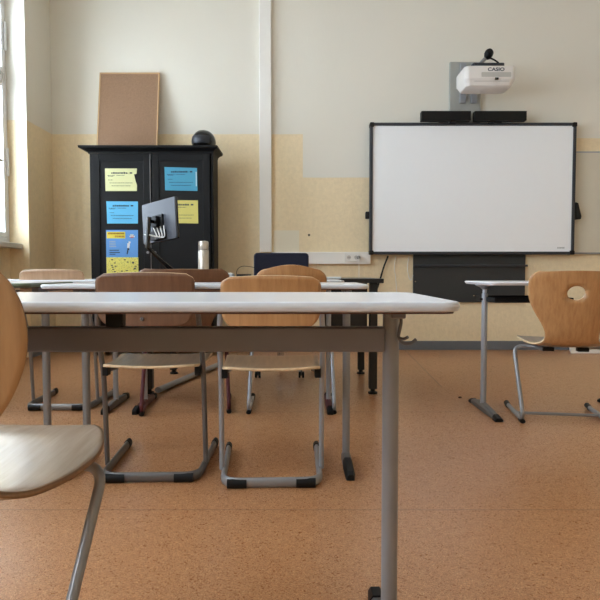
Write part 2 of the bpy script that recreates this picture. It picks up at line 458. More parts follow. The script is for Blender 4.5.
bp = at(488.5, 54.5, 5.8)
bc = empty('document_camera', bp)
tag(bc, 'small black round camera head on top of the projector mount', 'camera')
mt = Matrix.Rotation(R(70), 4, 'X')
MB().lathe([(.0, -.05), (.02, -.05), (.034, -.03), (.042, 0), (.040, .03), (.028, .05), (0, .052)], (0,0,0), None, 24, mt).build('head', 'black', bc)
MB().tube([(.0, .02, -.02), (.05, .0, -.045), (.10, .01, -.075)], .008, fillet=.03).build('cable', 'black', bc)

pj = empty('projector', (at(487, 79, 5.95).x, 5.95, at(487, 79, 5.75).z))
tag(pj, 'white projector with a brand word on its front, above the whiteboard', 'projector')
# body: lofted rounded-rectangle rings from the bottom up, (half width, front y, back y, z)
def pring(x0, x1, ya, yb, z, r=.05):
    return [Vector((a, b, z)) for a, b in rrect(x0, ya, x1, yb, r, 8)]
body = MB().loft([pring(-.235, .165, -.165, .06, -.062, .05), pring(-.250, .185, -.185, .09, -.054, .05), pring(-.268, .210, -.195, .12, -.008, .05),
                  pring(-.272, .216, -.205, .14, .002, .05), pring(-.272, .216, -.205, .15, .112, .05), pring(-.266, .210, -.200, .145, .124, .05)])
body.build('body', 'projw', pj, bevel=.003)
MB().prism(rrect(-.115, .018, .165, .062, .006), -.2065, -.196, axis='y').build('front_grille', 'projg', pj)
MB().prism(rrect(.012, -.008, .046, .012, .004), -.2095, -.198, axis='y').build('sensor_window', 'black', pj)
MB().box((-.18, -.198, -.020), (.15, -.185, -.016)).build('seam', 'projg', pj, smooth=False)
def text(word, size, loc, parent, mat, name, ext=.001):
    cu = bpy.data.curves.new(name, 'FONT'); cu.body = word; cu.size = size; cu.extrude = ext; cu.align_x = 'CENTER'; cu.align_y = 'CENTER'
    cu.offset = size*.02
    to = bpy.data.objects.new(name, cu); C.objects.link(to); dg = bpy.context.evaluated_depsgraph_get()
    me = bpy.data.meshes.new_from_object(to.evaluated_get(dg)); bpy.data.objects.remove(to); bpy.data.curves.remove(cu)
    me.materials.clear(); me.materials.append(M[mat])
    o = bpy.data.objects.new(name, me); C.objects.link(o); o.location = loc; o.rotation_euler = (PI/2, 0, 0)
    if parent: o.parent = parent
    return o
tx = text('CASIO', .044, (.022, -.2058, .087), pj, 'ink', 'lettering', .0008); tx.scale = (1.25, 1, 1)

for k, (pa_, pb_) in enumerate(((421.5, 471.2), (474.8, 527))):
    u0 = at(pa_, 121.5, 6.2); u1 = at(pb_, 110.8, 6.2)
    sbar = empty('soundbar', ((u0.x+u1.x)/2, 6.24, u0.z))
    tag(sbar, ['long black speaker bar on the left half above the whiteboard', 'long black speaker bar on the right half above the whiteboard, below the projector'][k], 'speaker', 'speaker bars above the whiteboard')
    hw = (u1.x-u0.x)/2
    MB().box((-hw, -.04, .012), (hw, .04, u1.z-u0.z)).build('housing', 'black', sbar, bevel=.004, smooth=False)
    MB().box((.08*(1 if k else -1)*-1-.03, -.03, -.008), (.08*(1 if k else -1)*-1+.03, .03, .012)).build('bracket', 'blackg', sbar, bevel=.002, smooth=False)
    MB().box((-.05, .041, .02), (.05, .085, .06)).build('wall_bracket', 'black', sbar, smooth=False)

# ------------------------------------------------------------------ cupboard
cx0 = at(89.5, 200, 5.88).x; cx1 = -.845
cz = at(100, 150, 5.88).z; ctop = at(100, 145.5, 5.82).z
cab = empty('cupboard', ((cx0+cx1)/2, 6.1, 0))
tag(cab, 'old black wooden two-door cupboard with a moulded top and notices on its doors', 'cupboard')
hw = (cx1-cx0)/2; yf = -.22; yb = .12
b = MB()
b.box((-hw, yf+.02, .09), (-hw+.025, yb, cz)).box((hw-.025, yf+.02, .09), (hw, yb, cz)).box((-hw+.025, yb-.02, .09), (hw-.025, yb, cz))
b.box((-hw+.025, yf+.02, .09), (hw-.025, yb-.02, .13)).box((-hw+.025, yf+.02, cz-.03), (hw-.025, yb-.02, cz))
b.build('carcass', 'cab', cab, bevel=.003, smooth=False)
cr = MB()
def rect(ex, z, yfr): return [Vector((-hw-ex, yfr-ex, z)), Vector((hw+ex*.68, yfr-ex, z)), Vector((hw+ex*.68, yb, z)), Vector((-hw-ex, yb, z))]
H = ctop
cr.loft([rect(.005, H-.065, yf), rect(.008, H-.048, yf), rect(.028, H-.036, yf), rect(.042, H-.030, yf), rect(.055, H-.028, yf), rect(.076, H-.020, yf), rect(.078, H, yf)])
cr.build('cornice', 'cab', cab, smooth=False)
for sx in (-1, 1):
    x0, x1 = (-hw+.03, -.006) if sx < 0 else (.006, hw-.03)
    z0, z1 = .12, cz-.035
    d = MB(); fw = .07
    d.box((x0, yf, z0), (x0+fw, yf+.02, z1)).box((x1-fw, yf, z0), (x1, yf+.02, z1)).box((x0+fw, yf, z0), (x1-fw, yf+.02, z0+fw)).box((x0+fw, yf, z1-fw), (x1-fw, yf+.02, z1))
    dd = d.build('door', 'cab', cab, bevel=.003, smooth=False)
    MB().box((x0+fw-.002, yf+.008, z0+fw-.002), (x1-fw+.002, yf+.016, z1-fw+.002)).build('door_panel', 'cab2', dd, smooth=False)
    hx = -.035 if sx < 0 else .035
    MB().lathe([(.006, 0), (.006, .012), (.013, .016), (.013, .024), (0, .028)], (0,0,0), None, 16, Matrix.Translation((hx, yf, 1.02)) @ Matrix.Rotation(PI/2, 4, 'X')).build('knob', 'steel', dd)
MB().box((-.012, yf-.006, .12), (-.004, yf+.001, cz-.04)).build('closing_strip', 'steeldark', cab, bevel=.001, smooth=False)
for sx in (-1, 1):
    for yy in (yf+.05, yb-.06):
        MB().lathe([(.018, 0), (.034, .02), (.038, .05), (.028, .09)], (sx*(hw-.06), yy, 0)).build('foot', 'cab', cab)
Yd = 6.1+yf
def sheet(name, corners, mat, label, cat, marks, Ypl=Yd+.006, back=None):
    """a sheet of paper taped on a door; marks: (u0, v0, u1, v1, material) as fractions of the sheet from its top left"""
    P = [at(a, b_, Ypl) for a, b_ in corners]       # outline, first corner top left
    o = P[0]
    mb = MB(); n = len(P)
    vs = [Vector((p.x-o.x, 0, p.z-o.z)) for p in P]; vs += [v+Vector((0, -.0012, 0)) for v in vs]
    mb.add(vs, [list(range(n)), list(range(n, 2*n))[::-1]]+[(i, i+n, (i+1) % n+n, (i+1) % n) for i in range(n)], mat)
    W = max(p.x for p in P)-o.x; Hh = o.z-min(p.z for p in P)
    for (u0, v0, u1, v1, m) in marks:
        mb.box((u0*W, -.0022-(.0008 if m == 'ink' else 0), -v1*Hh), (u1*W, -.0012, -v0*Hh), m)
    ob = mb.build(name, parent=None, smooth=False, loc=(o.x, o.y, o.z)); tag(ob, label, cat, 'notices on the cupboard doors' if cat == 'notice' else None)
    return ob
def scribble(seed, title=(.2, .72), ink='ink'):
    rnd = random.Random(seed); out = []
    u = title[0]
    while u < title[1]:
        w_ = rnd.uniform(.03, .06); out.append((u, .16+rnd.uniform(0, .02), min(u+w_, title[1]), .235, ink)); u += w_+.018
    out.append((title[1]+.05, .17, title[1]+.13, .23, ink))
    for (v, a, b_) in ((.30, .08, .30), (.30, .36, .62), (.335, .10, .26), (.50, .10, .24), (.63, .14, .86), (.76, .2, .8)):
        u = a
        while u < b_:
            w_ = rnd.uniform(.02, .05); out.append((u, v, min(u+w_, b_), v+.022, ink)); u += w_+.014
    return out
sheet('notice', [(105, 168.5), (137, 168.5), (136.5, 173.8), (134, 174.3), (135.7, 181.5), (137, 185), (136.8, 191), (105.5, 191)], 'paper_y', 'pale yellow notice with a torn right edge, upper left on the cupboard', 'notice', scribble(1))
sheet('notice', [(106.3, 201.3), (138, 201.5), (138, 223.5), (107.2, 223.5)], 'paper_b', 'bright light blue notice below the torn yellow one on the left cupboard door', 'notice', scribble(2))
sheet('notice', [(164.5, 167), (197, 168), (197.5, 191), (165, 190.3)], 'paper_b2', 'darker blue notice at the top of the right cupboard door', 'notice', scribble(3)+[(.955, .2, .975, .8, 'poster_w')])
sheet('notice', [(166.3, 200), (198, 200.5), (198.3, 223.5), (166.5, 223)], 'paper_y2', 'mustard yellow notice on the right cupboard door, half behind the monitor', 'notice', scribble(4, (.35, .72)))
rnd = random.Random(5); mk = [(.02, .04, .60, .19, 'poster_y')]
u = .06
while u < .56: mk.append((u, .065, min(u+.035, .57), .10, 'poster_r')); u += .045
mk = [(a, b_, c_, d_, m) for a, b_, c_, d_, m in mk]
u = .28
while u < .56: mk.append((u, .125, min(u+.05, .57), .165, 'poster_r')); u += .066
mk += [(.76, .10, .86, .13, 'poster_w'), (.73, .13, .90, .16, 'poster_w'), (.77, .125, .87, .145, 'poster_r'), (.76, .16, .86, .18, 'poster_r')]
for v in (.25, .29, .33, .37): mk.append((.10, v, .10+rnd.uniform(.14, .22), v+.015, 'tapemark'))
for v in (.45, .50, .54): mk.append((.10, v, .10+rnd.uniform(.18, .34), v+.018, 'ink'))
mk += [(.70, .26, .76, .30, 'poster_w'), (.66, .30, .74, .36, 'poster_w'), (.655, .36, .73, .41, 'poster_w'), (.66, .41, .72, .46, 'ink'), (.65, .46, .69, .51, 'ink'), (.64, .51, .67, .55, 'ink')]
mk += [(0, .62, 1, 1, 'meadow')]
for k in range(16):
    u, v = .04+.88*rnd.random(), .66+.28*rnd.random(); mk.append((u, v, u+.06, v+.022, 'ink'))
sheet('poster', [(106, 230), (138, 230), (138, 274), (106.5, 274)], 'poster_b', 'blue and yellow poster with a small flying bird, lowest on the left cupboard door', 'poster', mk)

# cork board leaning on the wall on top of the cupboard
kb = empty('cork_board', (at(126.5, 145, 6.195).x, 6.195, ctop+.002))
tag(kb, 'brown cork pinboard leaning on the wall on top of the black cupboard', 'pinboard')
hw2 = (at(161, 80, 6.18).x-at(99.5, 80, 6.18).x)/2; hk = at(130, 72, 6.36).z-ctop
tilt = Matrix.Rotation(-math.atan(.155/hk), 4, 'X'); kh = hk
def kbx(lo, hi, nm, m): MB().box(lo, hi, None, tilt).build(nm, m, kb, bevel=.001, smooth=False)
kbx((-hw2+.014, 0, .014), (hw2-.014, .012, kh-.014), 'cork_sheet', 'cork')
kbx((-hw2, -.006, 0), (-hw2+.014, .02, kh), 'frame_rail', 'corkframe'); kbx((hw2-.014, -.006, 0), (hw2, .02, kh), 'frame_rail', 'corkframe')
kbx((-hw2+.014, -.006, 0), (hw2-.014, .02, .014), 'frame_rail', 'corkframe'); kbx((-hw2+.014, -.006, kh-.014), (hw2-.014, .02, kh), 'frame_rail', 'corkframe')

hl = empty('helmet', (at(204, 140, 6.05).x, 6.05, ctop), R(-20))
tag(hl, 'shiny black helmet on top of the cupboard near its right end', 'helmet')
rings = []
for k in range(15):
    t_ = k/14; z = t_*.20; rr = .113*math.sqrt(max(0, 1-((z-.08)/.12)**2)) if k < 14 else .004
    if k == 0: rr = .09
    rings.append([Vector((rr*math.cos(2*PI*i/32), rr*1.22*math.sin(2*PI*i/32), z)) for i in range(32)])
MB().loft(rings).build('helmet_shell', 'blackg', hl)
vr = []
for k in range(9):
    z = .05+.075*k/8; rr = .1165*math.sqrt(max(0, 1-((z-.08)/.12)**2))
    vr.append([Vector((q*math.cos(a), q*1.22*math.sin(a), z)) for q, a in
               [(rr, R(-150+120*i/16)) for i in range(17)]+[(rr-.006, R(-30-120*i/16)) for i in range(17)]])
MB().loft(vr).build('visor', 'frame_dark', hl)
MB().tube([(.092*math.cos(a), .112*math.sin(a), .006) for a in [2*PI*i/32 for i in range(33)]], .006, n=8).build('rim', 'black', hl)

# ------------------------------------------------------------------ pupil desks
def desk(loc, L=1.30, D=.50, zt=.76, col='steel', label='', group=None, edge='deskedge', hook=False, foot='steeldark', legs=(-1, 1), name='school_desk', leginset=.08, colr=.0165, rz=0, bracket=False, rear=None, caplen=.065, insl=None):
    rear = D/2 if rear is None else rear
    t = empty(name, loc, rz); tag(t, label, 'desk', 'school desks in rows')
    hx, hy = L/2, D/2
    rings = []
    for (ins, z) in ((.010, zt-.018), (.003, zt-.016), (0, zt-.011), (0, zt-.005), (.0025, zt-.0012), (.007, zt)):
        rings.append([Vector((a, b, z)) for a, b in rrect(-hx+ins, -hy+ins, hx-ins, hy-ins, .035-ins, 8)])
    top = MB()
    top.loft(rings, edge, cap=False)
    n = len(rings[0]); top.add(rings[-1], [list(range(n))], 'deskwhite')
    under = [[Vector((a, b, z)) for a, b in rrect(-hx+.010, -hy+.010, hx-.010, hy-.010, .026, 8)] for z in (zt-.021, zt-.0175)]
    top.loft(under, 'deskunder')
    top.build('tabletop', parent=t)
    lx = hx-leginset
    bz0, bz1 = zt-.116, zt-.064
    MB().box((-(hx-insl if insl else lx)+colr-.004, -.014, bz0), (lx-colr+.004, .016, bz1)).build('beam', 'steelbrown', t, bevel=.004, smooth=False)
    rx_ = lx; ll = hx-insl if insl else lx
    for sx in legs:
        lx = ll if sx < 0 else rx_
        lg = MB().tube([(sx*lx, 0, .03), (sx*lx, 0, zt-.022)], colr, n=20).build('leg', col, t)
        MB().box((sx*lx-.014, -.10, zt-.040), (sx*lx+.014, .14, zt-.0215)).build('top_bracket', 'steelbrown', t, bevel=.003, smooth=False)
        ft = MB().loft([[Vector((sx*lx+a*w_, y, .003+(b+.5)*h_)) for a, b in ((-.5,-.5),(.5,-.5),(.5,.2),(.3,.5),(-.3,.5),(-.5,.2))] for y, w_, h_ in
                        ((-hy+.03, .034, .028), (-.05, .038, .040), (min(.05, rear-.035), .038, .040), (rear-.03, .034, .028))]).build('foot', foot, t)
        for sy in (-1, 1):
            MB().loft([[Vector((sx*lx+a*w_, y, .0+(b+.5)*h_)) for a, b in ((-.5,-.5),(.5,-.5),(.5,.2),(.3,.5),(-.3,.5),(-.5,.2))] for y, w_, h_ in
                        (((-hy+.002, .028, .022), (-hy+.015, .036, .034), (-hy+caplen, .039, .042)) if sy < 0 else ((rear-.065 if rear > .1 else rear-.03, .039, .038), (rear-.015, .036, .034), (rear-.002, .028, .022)))]).build('foot_cap', 'black', ft)
    lx = rx_
    if hook:
        o_ = lx+colr
        h = MB()
        h.tube([(o_-.004, -.02, zt-.03), (o_+.002, -.02, zt-.05), (o_-.006, -.02, zt-.085), (o_+.006, -.02, zt-.098), (o_+.022, -.02, zt-.097), (o_+.032, -.02, zt-.088)], .0035, fillet=.02, n=10)
        h.tube([(o_-.004, -.02, zt-.085), (o_+.004, -.028, zt-.088), (o_+.012, -.036, zt-.082)], .0032, fillet=.01, n=8)
        h.build('bag_hook', 'steeldark', t)
    if bracket:
        MB().box((-.385-loc[0]-.018, -.012, zt-.064), (-.385-loc[0]+.018, .012, zt-.026)).build('support_block', 'black', t, bevel=.002, smooth=False)
    return t
XD = -.383
desk((XD+.008, 1.25, 0), zt=.780, leginset=.085, colr=.0172, col='steel', label='white-topped school desk closest to the camera, with a bag hook at its right end', hook=True, bracket=True)
desk((XD+.005, 2.60, 0), zt=.781, insl=.095, col='steel', label='white-topped school desk in the second row with two wooden chairs tucked under it', colr=.0165, leginset=.07, rear=.05, caplen=.17)
desk((-1.72, 2.61, 0), zt=.786, leginset=.04, col='steel', label='school desk in the second row with a greenish edge, left of the white one', edge='deskgreen', rear=.05)
desk((XD-.01, 3.70, 0), zt=.782, col='steellight', label='white school desk in the third row in front of the black teacher desk', foot='red', colr=.015)
desk((-1.715, 3.70, 0), zt=.784, col='steellight', label='white school desk in the third row, in front of the left cupboard end', colr=.016)

# right-hand desk: thin top on flared columns with a book tray
rd = empty('school_desk', (1.308, 3.58, 0)); tag(rd, 'white desk on the right, below the whiteboard, with a black book tray', 'desk', 'school desks in rows')
zt = .775; L0, L1 = -.265, .72; hy = .27
rings = []
for (ins, z) in ((.012, zt-.020), (.003, zt-.012), (0, zt-.006), (.006, zt)):
    rings.append([Vector((a, b, z)) for a, b in rrect(L0+ins, -hy+ins, L1-ins, hy-ins, .05-ins, 8)])
tp = MB(); tp.loft(rings, 'deskwhite', cap=True); tp.build('tabletop', parent=rd)
for lx in (-.205, .62):
    MB().lathe([(.0175, .03), (.0175, zt-.075), (.013, zt-.07), (.013, zt-.05), (.03, zt-.035), (.055, zt-.024), (.055, zt-.0195)], (lx, 0, 0), None, 24).build('leg', 'steellight', rd)
    ft = MB().loft([[Vector((lx+a*w_, y, .004+(b+.5)*h_)) for a, b in ((-.5,-.5),(.5,-.5),(.5,.1),(.25,.5),(-.25,.5),(-.5,.1))] for y, w_, h_ in
                    ((-.25, .040, .024), (-.05, .050, .044), (.05, .050, .044), (.20, .040, .024))]).build('foot', 'steeldark', rd)
    for y0_, y1_ in ((-.295, -.24), (.19, .235)):
        MB().loft([[Vector((lx+a*.044, y, (b+.5)*h_)) for a, b in ((-.5,-.5),(.5,-.5),(.5,.1),(.25,.5),(-.25,.5),(-.5,.1))] for y, h_ in
                   ((y0_, .02 if y0_ < 0 else .032), (y1_, .032 if y0_ < 0 else .02))]).build('foot_cap', 'black', ft)
tr = MB().box((-.20, -.17, .655), (.25, .2, .661)).box((-.20, -.17, .661), (-.192, .2, .683)).box((.242, -.17, .661), (.25, .2, .683)).box((-.192, .192, .661), (.242, .2, .683)).box((-.192, -.17, .661), (.242, -.162, .672))
tr.box((-.235, -.01, .661), (.285, .01, .675))
tr.build('book_tray', 'black', rd, bevel=.002, smooth=False)

# ------------------------------------------------------------------ sled chairs with a separate seat and backrest
def sled_chair(loc, rz, back, seat, frame, label, zb=.81, hb=.205, wseat=.395, runner=None, nose='plyedge', hw=.205, W=.196, screws=()):
    t = empty('school_chair', loc, rz); tag(t, label, 'chair', 'sled base chairs at the school desks')
    fr = MB()
    ry = -.235
    fr.tube([(-hw-.002, .24, .021), (-hw+.012, ry, .021), (hw-.012, ry, .021), (hw+.002, .24, .021)], .011, fillet=.07, n=14, flat=(.012, .020), up=(0,0,1))
    fo = fr.build('base_frame', runner or frame, t)
    for sx in (-1, 1):
        MB().tube([(sx*(hw+.002), -.10, .03), (sx*hw, -.14, .43), (sx*(hw-.0), -.215, .58), (sx*(hw-.012), -.248, zb-.10)], .0105, fillet=.10, n=14).build('upright', frame, t)
        MB().tube([(sx*(hw+.001), .205, .022), (sx*(hw+.0025), .25, .022)], .014, n=12, flat=(.015, .022), up=(0,0,1)).build('runner_cap', 'black', fo)
        MB().tube([(sx*(hw-.03), ry-.003, .0185), (sx*(hw-.105), ry-.003, .0185)], .014, n=12, flat=(.0145, .0185), up=(0,0,1)).build('glide', 'black', fo)
        MB().tube([(sx*(hw-.002), -.145, .425), (sx*(hw-.03), -.06, .432), (sx*(hw-.035), .15, .432)], .0095, fillet=.05, n=12).build('seat_rail', frame, t)
        MB().box((sx*(hw-.018)-.012, -.185, .415), (sx*(hw-.018)+.012, -.145, .453)).build('seat_clip', 'black', t, bevel=.003, smooth=False)
    # seat: dished plywood with a rounded front
    nu, nv = 16, 20; vs = []; fs = []
    for j in range(nv+1):
        v = j/nv; y = -.215+.425*v
        hwid = wseat/2*(.96+.07*v)
        e = 0
        dv = min(v, 1-v)*.425; rc = .05 if v > .5 else .035
        if dv < rc: e = rc-math.sqrt(max(0, rc*rc-(rc-dv)**2))
        z0 = .452-.012*math.sin(PI*min(1, v*1.1))-(.022*((v-.8)/.2)**2 if v > .8 else 0)
        for i in range(nu+1):
            u = -1+2*i/nu
            x = u*(hwid-e)
            vs.append((x, y+.008*(1-u*u)*(v-.5)*2, z0+.014-.006*(1-u*u)))
    for j in range(nv):
        for i in range(nu): a = j*(nu+1)+i; fs.append((a, a+1, a+nu+2, a+nu+1))
    m = MB(); m.add(vs, fs, seat); m._m(nose); so = m.build('seat', parent=t)
    sd = so.modifiers.new('thickness', 'SOLIDIFY'); sd.thickness = .011; sd.offset = -1; sd.material_offset_rim = 1
    # backrest
    nu, nv = 24, 14; vs = []; fs = []
    for j in range(nv+1):
        v = j/nv; z = zb-hb+hb*v
        dv = min(v, 1-v)*hb; rc = .035 if v > .5 else .08; e = 0
        if dv < rc: e = rc*.9-math.sqrt(max(0, rc*rc-(rc-dv)**2))*.9
        for i in range(nu+1):
            u = -1+2*i/nu; x = u*(W-e)
            y = -.263-.016*(1-(x/W)**2)-.010*(v-.5)+.006*math.sin(v*PI)
            vs.append((x, y, z+.006*(1-u*u)*(1 if v > .5 else -1)*abs(v-.5)*2))
    for j in range(nv):
        for i in range(nu): a = j*(nu+1)+i; fs.append((a, a+1, a+nu+2, a+nu+1))
    m = MB(); m.add(vs, fs, back); m._m(nose); bo = m.build('backrest', parent=t)
    sd = bo.modifiers.new('thickness', 'SOLIDIFY'); sd.thickness = .011; sd.offset = 1; sd.material_offset_rim = 1
    for sx in (-1, 1):
        MB().lathe([(.009, 0), (.007, .005)], (0,0,0), None, 12, Matrix.Translation((sx*(W-.02), -.275, zb-hb/2)) @ Matrix.Rotation(PI/2, 4, 'X')).build('screw', 'steeldark', t)
    for x in screws: MB().lathe([(.008, 0), (.006, .004)], (0,0,0), None, 12, Matrix.Translation((x, -.289, zb-hb+.032)) @ Matrix.Rotation(PI/2, 4, 'X')).build('screw', 'steeldark', t)
    return t
sled_chair((-.118, 2.51, 0), R(2), 'beech', 'seatwood', 'steellight', 'wooden chair with a golden backrest and light grey sled base at the second-row desk', runner='steel', zb=.812, hb=.197, hw=.200, W=.186, wseat=.395)
sled_chair((-.600, 2.57, 0), R(1.5), 'brownwood', 'seatgrey', 'steeldark', 'wooden chair with a reddish brown backrest and dark sled base at the second-row desk', zb=.824, nose='plyedge', hw=.202, W=.188, screws=(-.01,))
sled_chair((-1.458, 3.80, 0), R(0), 'tanwood', 'seatwood', 'steel', 'tan wooden chair in the third row near the window, left of the black cupboard', zb=.842, hb=.2, hw=.198, W=.19)

# ------------------------------------------------------------------ shell chairs: one bent plywood shell on a swinging tube frame
def interp(tab, v):
    for i in range(len(tab)-1):
        if v <= tab[i+1][0]:
            t_ = (v-tab[i][0])/(tab[i+1][0]-tab[i][0]); t_ = t_*t_*(3-2*t_)*.5+t_*.5
            return [a+(b-a)*t_ for a, b in zip(tab[i][1:], tab[i+1][1:])]
    return list(tab[-1][1:])
def smoothpath(ctrl, n):
    out = []
    m_ = len(ctrl)-1
    for k in range(n+1):
        s_ = k/n*m_; i = min(int(s_), m_-1); t_ = s_-i
        p0 = ctrl[max(0, i-1)]; p1 = ctrl[i]; p2 = ctrl[i+1]; p3 = ctrl[min(m_, i+2)]
        out.append([.5*((2*b)+(-a+c_)*t_+(2*a-5*b+4*c_-d)*t_*t_+(-a+3*b-3*c_+d)*t_**3) for a, b, c_, d in zip(p0, p1, p2, p3)])
    return out
def shell_chair(loc, rz, back, frame, label, hole=True, wf=1.0, top=.84, edge='plyedge', seatmat=None, arch=0, runw=.245, crossy=.02, xs=1.0, capmat='black', cross=True, dz=0.0, depth=1.0, tz=0.0, ty=None, rf=.245, shape=None, topx=None, rr_=-.135):
    topx = runw-.012 if topx is None else topx
    ty = .175*depth if ty is None else ty
    t = empty('shell_chair', loc, rz); tag(t, label, 'chair', 'shell chairs at the school desks')
    k_ = top-.84
    # (y, z, half width, side lift) along the centre line, from the seat's front lip to the top of the back
    ctrl = [(.226, .427, .085, 0), (.222, .436, .135, .001), (.208, .447, .172, .003), (.165, .459, .202, .006), (.08, .457, .213, .012), (-.03, .449, .210, .016), (-.12, .447, .200, .016), (-.178, .452, .176, .012),
            (-.215, .476, .140, .012), (-.236, .525, .136, .018), (-.250, .58, .160, .026), (-.262, .64, .196, .032), (-.274, .70, .222, .036), (-.286, .76+k_*.5, .230, .036), (-.297, .81+k_, .228, .034), (-.301, .832+k_, .214, .032), (-.303, .838+k_, .190, .030)]
    ctrl = [(a*depth, b+dz, c_, d) for a, b, c_, d in ctrl]
    if shape: ctrl = shape
    rows = smoothpath(ctrl, 60); nu = 32; vs = []; fs = []
    for j, (y, z, hw_, lift) in enumerate(rows):
        # direction of the surface normal in the side plane
        a = rows[max(0, j-1)]; b = rows[min(60, j+1)]
        ty, tz = b[0]-a[0], b[1]-a[1]; l_ = math.hypot(ty, tz) or 1; ny, nz = -tz/l_, ty/l_
        if nz < 0 or ny*0 > 1: pass
        ny, nz = (tz/l_, -ty/l_)
        for i in range(nu+1):
            u = -1+2*i/nu
            up_ = lift*abs(u)**2.2
            zz = z+ny*0
            arch_ = 0
            if j > 46: arch_ = (1-u*u)*(.014+arch)*((j-46)/14)
            vs.append([u*hw_*wf*(xs if True else 1), y+ny*up_, z+nz*up_+arch_])
    for j in range(60):
        for i in range(nu): q = j*(nu+1)+i; fs.append((q, q+1, q+nu+2, q+nu+1))
    if hole:
        cz_, rx, rz_ = .742+dz+k_*.5, .044, .037
        inside = [((v[0]/rx)**2+((v[2]-cz_)/rz_)**2) < 1 and v[2] > .62 for v in vs]
        keep = [f for f in fs if not any(inside[i] for i in f)]
        cnt = {}
        gone = [f for f in fs if any(inside[i] for i in f)]
        bord = set(i for f in gone for i in f if not inside[i]) & set(i for f in keep for i in f)
        for i in bord:
            v = vs[i]; q = math.hypot(v[0]/rx, (v[2]-cz_)/rz_)
            v[0] /= q; v[2] = cz_+(v[2]-cz_)/q
        fs = keep
    used_ = sorted(set(i for f in fs for i in f)); remap = {o: n_ for n_, o in enumerate(used_)}
    V = [vs[i] for i in used_]; Fs = [[remap[i] for i in f] for f in fs]
    m = MB()
    sm = seatmat or back
    # seat faces may be worn unlike the back; the near seat's glare is painted in
    seatF = [f for f in Fs if max(V[i][2] for i in f) < .50 and sum(V[i][1] for i in f)/4 > (-.36 if shape else -.20)]
    sset = set(map(tuple, seatF)); backF = [f for f in Fs if tuple(f) not in sset]
    m.v = [tuple(v) for v in V]
    k1 = m._m(back); 
    k2 = m._m(sm) if sm != back else k1
    for f in backF: m.f.append(f); m.mi.append(k1)
    for f in seatF: m.f.append(f); m.mi.append(k2)
    if edge not in m.mats: m.mats.append(edge)
    so = m.build('seat_shell', parent=t); so.data.set_sharp_from_angle(angle=R(80))
    sd = so.modifiers.new('thickness', 'SOLIDIFY'); sd.thickness = .011; sd.offset = 0; sd.material_offset_rim = 2 if k2 != k1 else 1
    # frame
    fo = None
    for sx in (-1, 1):
        rn = MB()
        rn.tube([(sx*(runw+.008), rf, .018), (sx*runw, rr_, .018)], .012, n=14, flat=(.0125, .0135), up=(0,0,1))
        ro = rn.build('runner', frame, t)
        MB().tube([(sx*runw, rr_+.01, .020), (sx*(runw-.0), rr_-.015, .05), (sx*topx, ty, .425+dz+tz), (sx*(topx-.10), ty-.005, .428+dz+tz), (sx*(topx-.14), min(-.10, ty-.1), .424+dz)], .0115, fillet=.06, n=14).build('swing_tube', frame, t)
        MB().tube([(sx*(runw+.008), rf-.02, .016), (sx*(runw+.009), rf+.04, .022)], .014, n=12, flat=(.016, .016), up=(0,0,1)).build('runner_cap', capmat, ro)
        MB().tube([(sx*runw, rr_-.02, .012), (sx*runw, rr_+.04, .012)], .014, n=12, flat=(.015, .012), up=(0,0,1)).build('glide', capmat, ro)
        MB().box((sx*.09-.03, -.12, .415+dz), (sx*.09+.03, -.08, .436+dz)).build('seat_bracket', 'black', t, bevel=.003, smooth=False)
    if cross: MB().tube([(-runw, crossy, .020), (runw, crossy, .020)], .009, n=12).build('crossbar', frame, t)
    return t
shell_chair((1.468, 3.37, 0), R(-9), 'beech_g', 'steel', 'light wooden shell chair with an oval hole in its back, at the right desk', seatmat='seatgrey', top=.836, dz=-.018, arch=.008, runw=.226, topx=.25)
shell_chair((-.622, 1.25, 0), R(0), 'beech_near', 'steel', 'light wooden shell chair closest to the camera, cut by the left edge of the picture', seatmat='seatnear', edge='plydark', top=.828, dz=-.004, tz=-.006, ty=.055, rf=.10, runw=.165, topx=.209, rr_=-.19, hole=False,
    shape=[(.228, .430, .03, 0), (.225, .438, .07, 0), (.207, .449, .108, .001), (.15, .457, .150, .003), (.07, .458, .186, .005), (-.03, .452, .209, .006), (-.12, .448, .205, .006), (-.20, .448, .190, .006), (-.27, .452, .162, .008),
           (-.315, .475, .125, .010), (-.327, .53, .115, .014), (-.329, .58, .134, .02), (-.33, .64, .170, .026), (-.335, .70, .190, .03), (-.34, .76, .190, .03), (-.345, .81, .172, .028), (-.348, .838, .140, .026), (-.35, .846, .10, .024)])
shell_chair((-.685, 3.60, 0), R(8), 'brownwood', 'red', 'brown wooden shell chair with a dark red tube frame in front of the black cupboard', top=.834, edge='plydark', runw=.25, cross=False, wf=1.1)
shell_chair((-.05, 3.62, 0), R(0), 'beech', 'steellight', 'golden wooden shell chair with a rounded top, in front of the navy chair', top=.824, wf=.86, arch=.034, runw=.25, cross=False)

# ------------------------------------------------------------------ teacher's desk and what stands on it
TX0, TX1, TY0, TY1, TZ = -1.09, .562, 4.04, 4.90, .785
td = empty('teacher_desk', (0, 4.47, 0)); tag(td, 'black teacher desk behind the third row of school desks', 'desk')
MB().box((TX0, TY0-4.47-.02, TZ-.03), (TX1, TY1-4.47+.02, TZ)).build('desktop', 'desk_black', td, bevel=.003, smooth=False)
for x in (TX0+.06, TX1-.065):
    for y in (TY0-4.47+.03, TY1-4.47-.03):
        lg = MB().box((x-.027, y-.027, .035), (x+.027, y+.027, TZ-.03)).build('leg', 'desk_black', td, bevel=.003, smooth=False)
        MB().lathe([(.032, 0), (.032, .012), (.016, .018), (.016, .036)], (x, y, 0), None, 16).build('levelling_foot', 'black', lg)
MB().box((.17, -.36, .38), (TX1-.10, .30, TZ-.031)).build('drawer_unit', 'desk_black', td, bevel=.003, smooth=False)

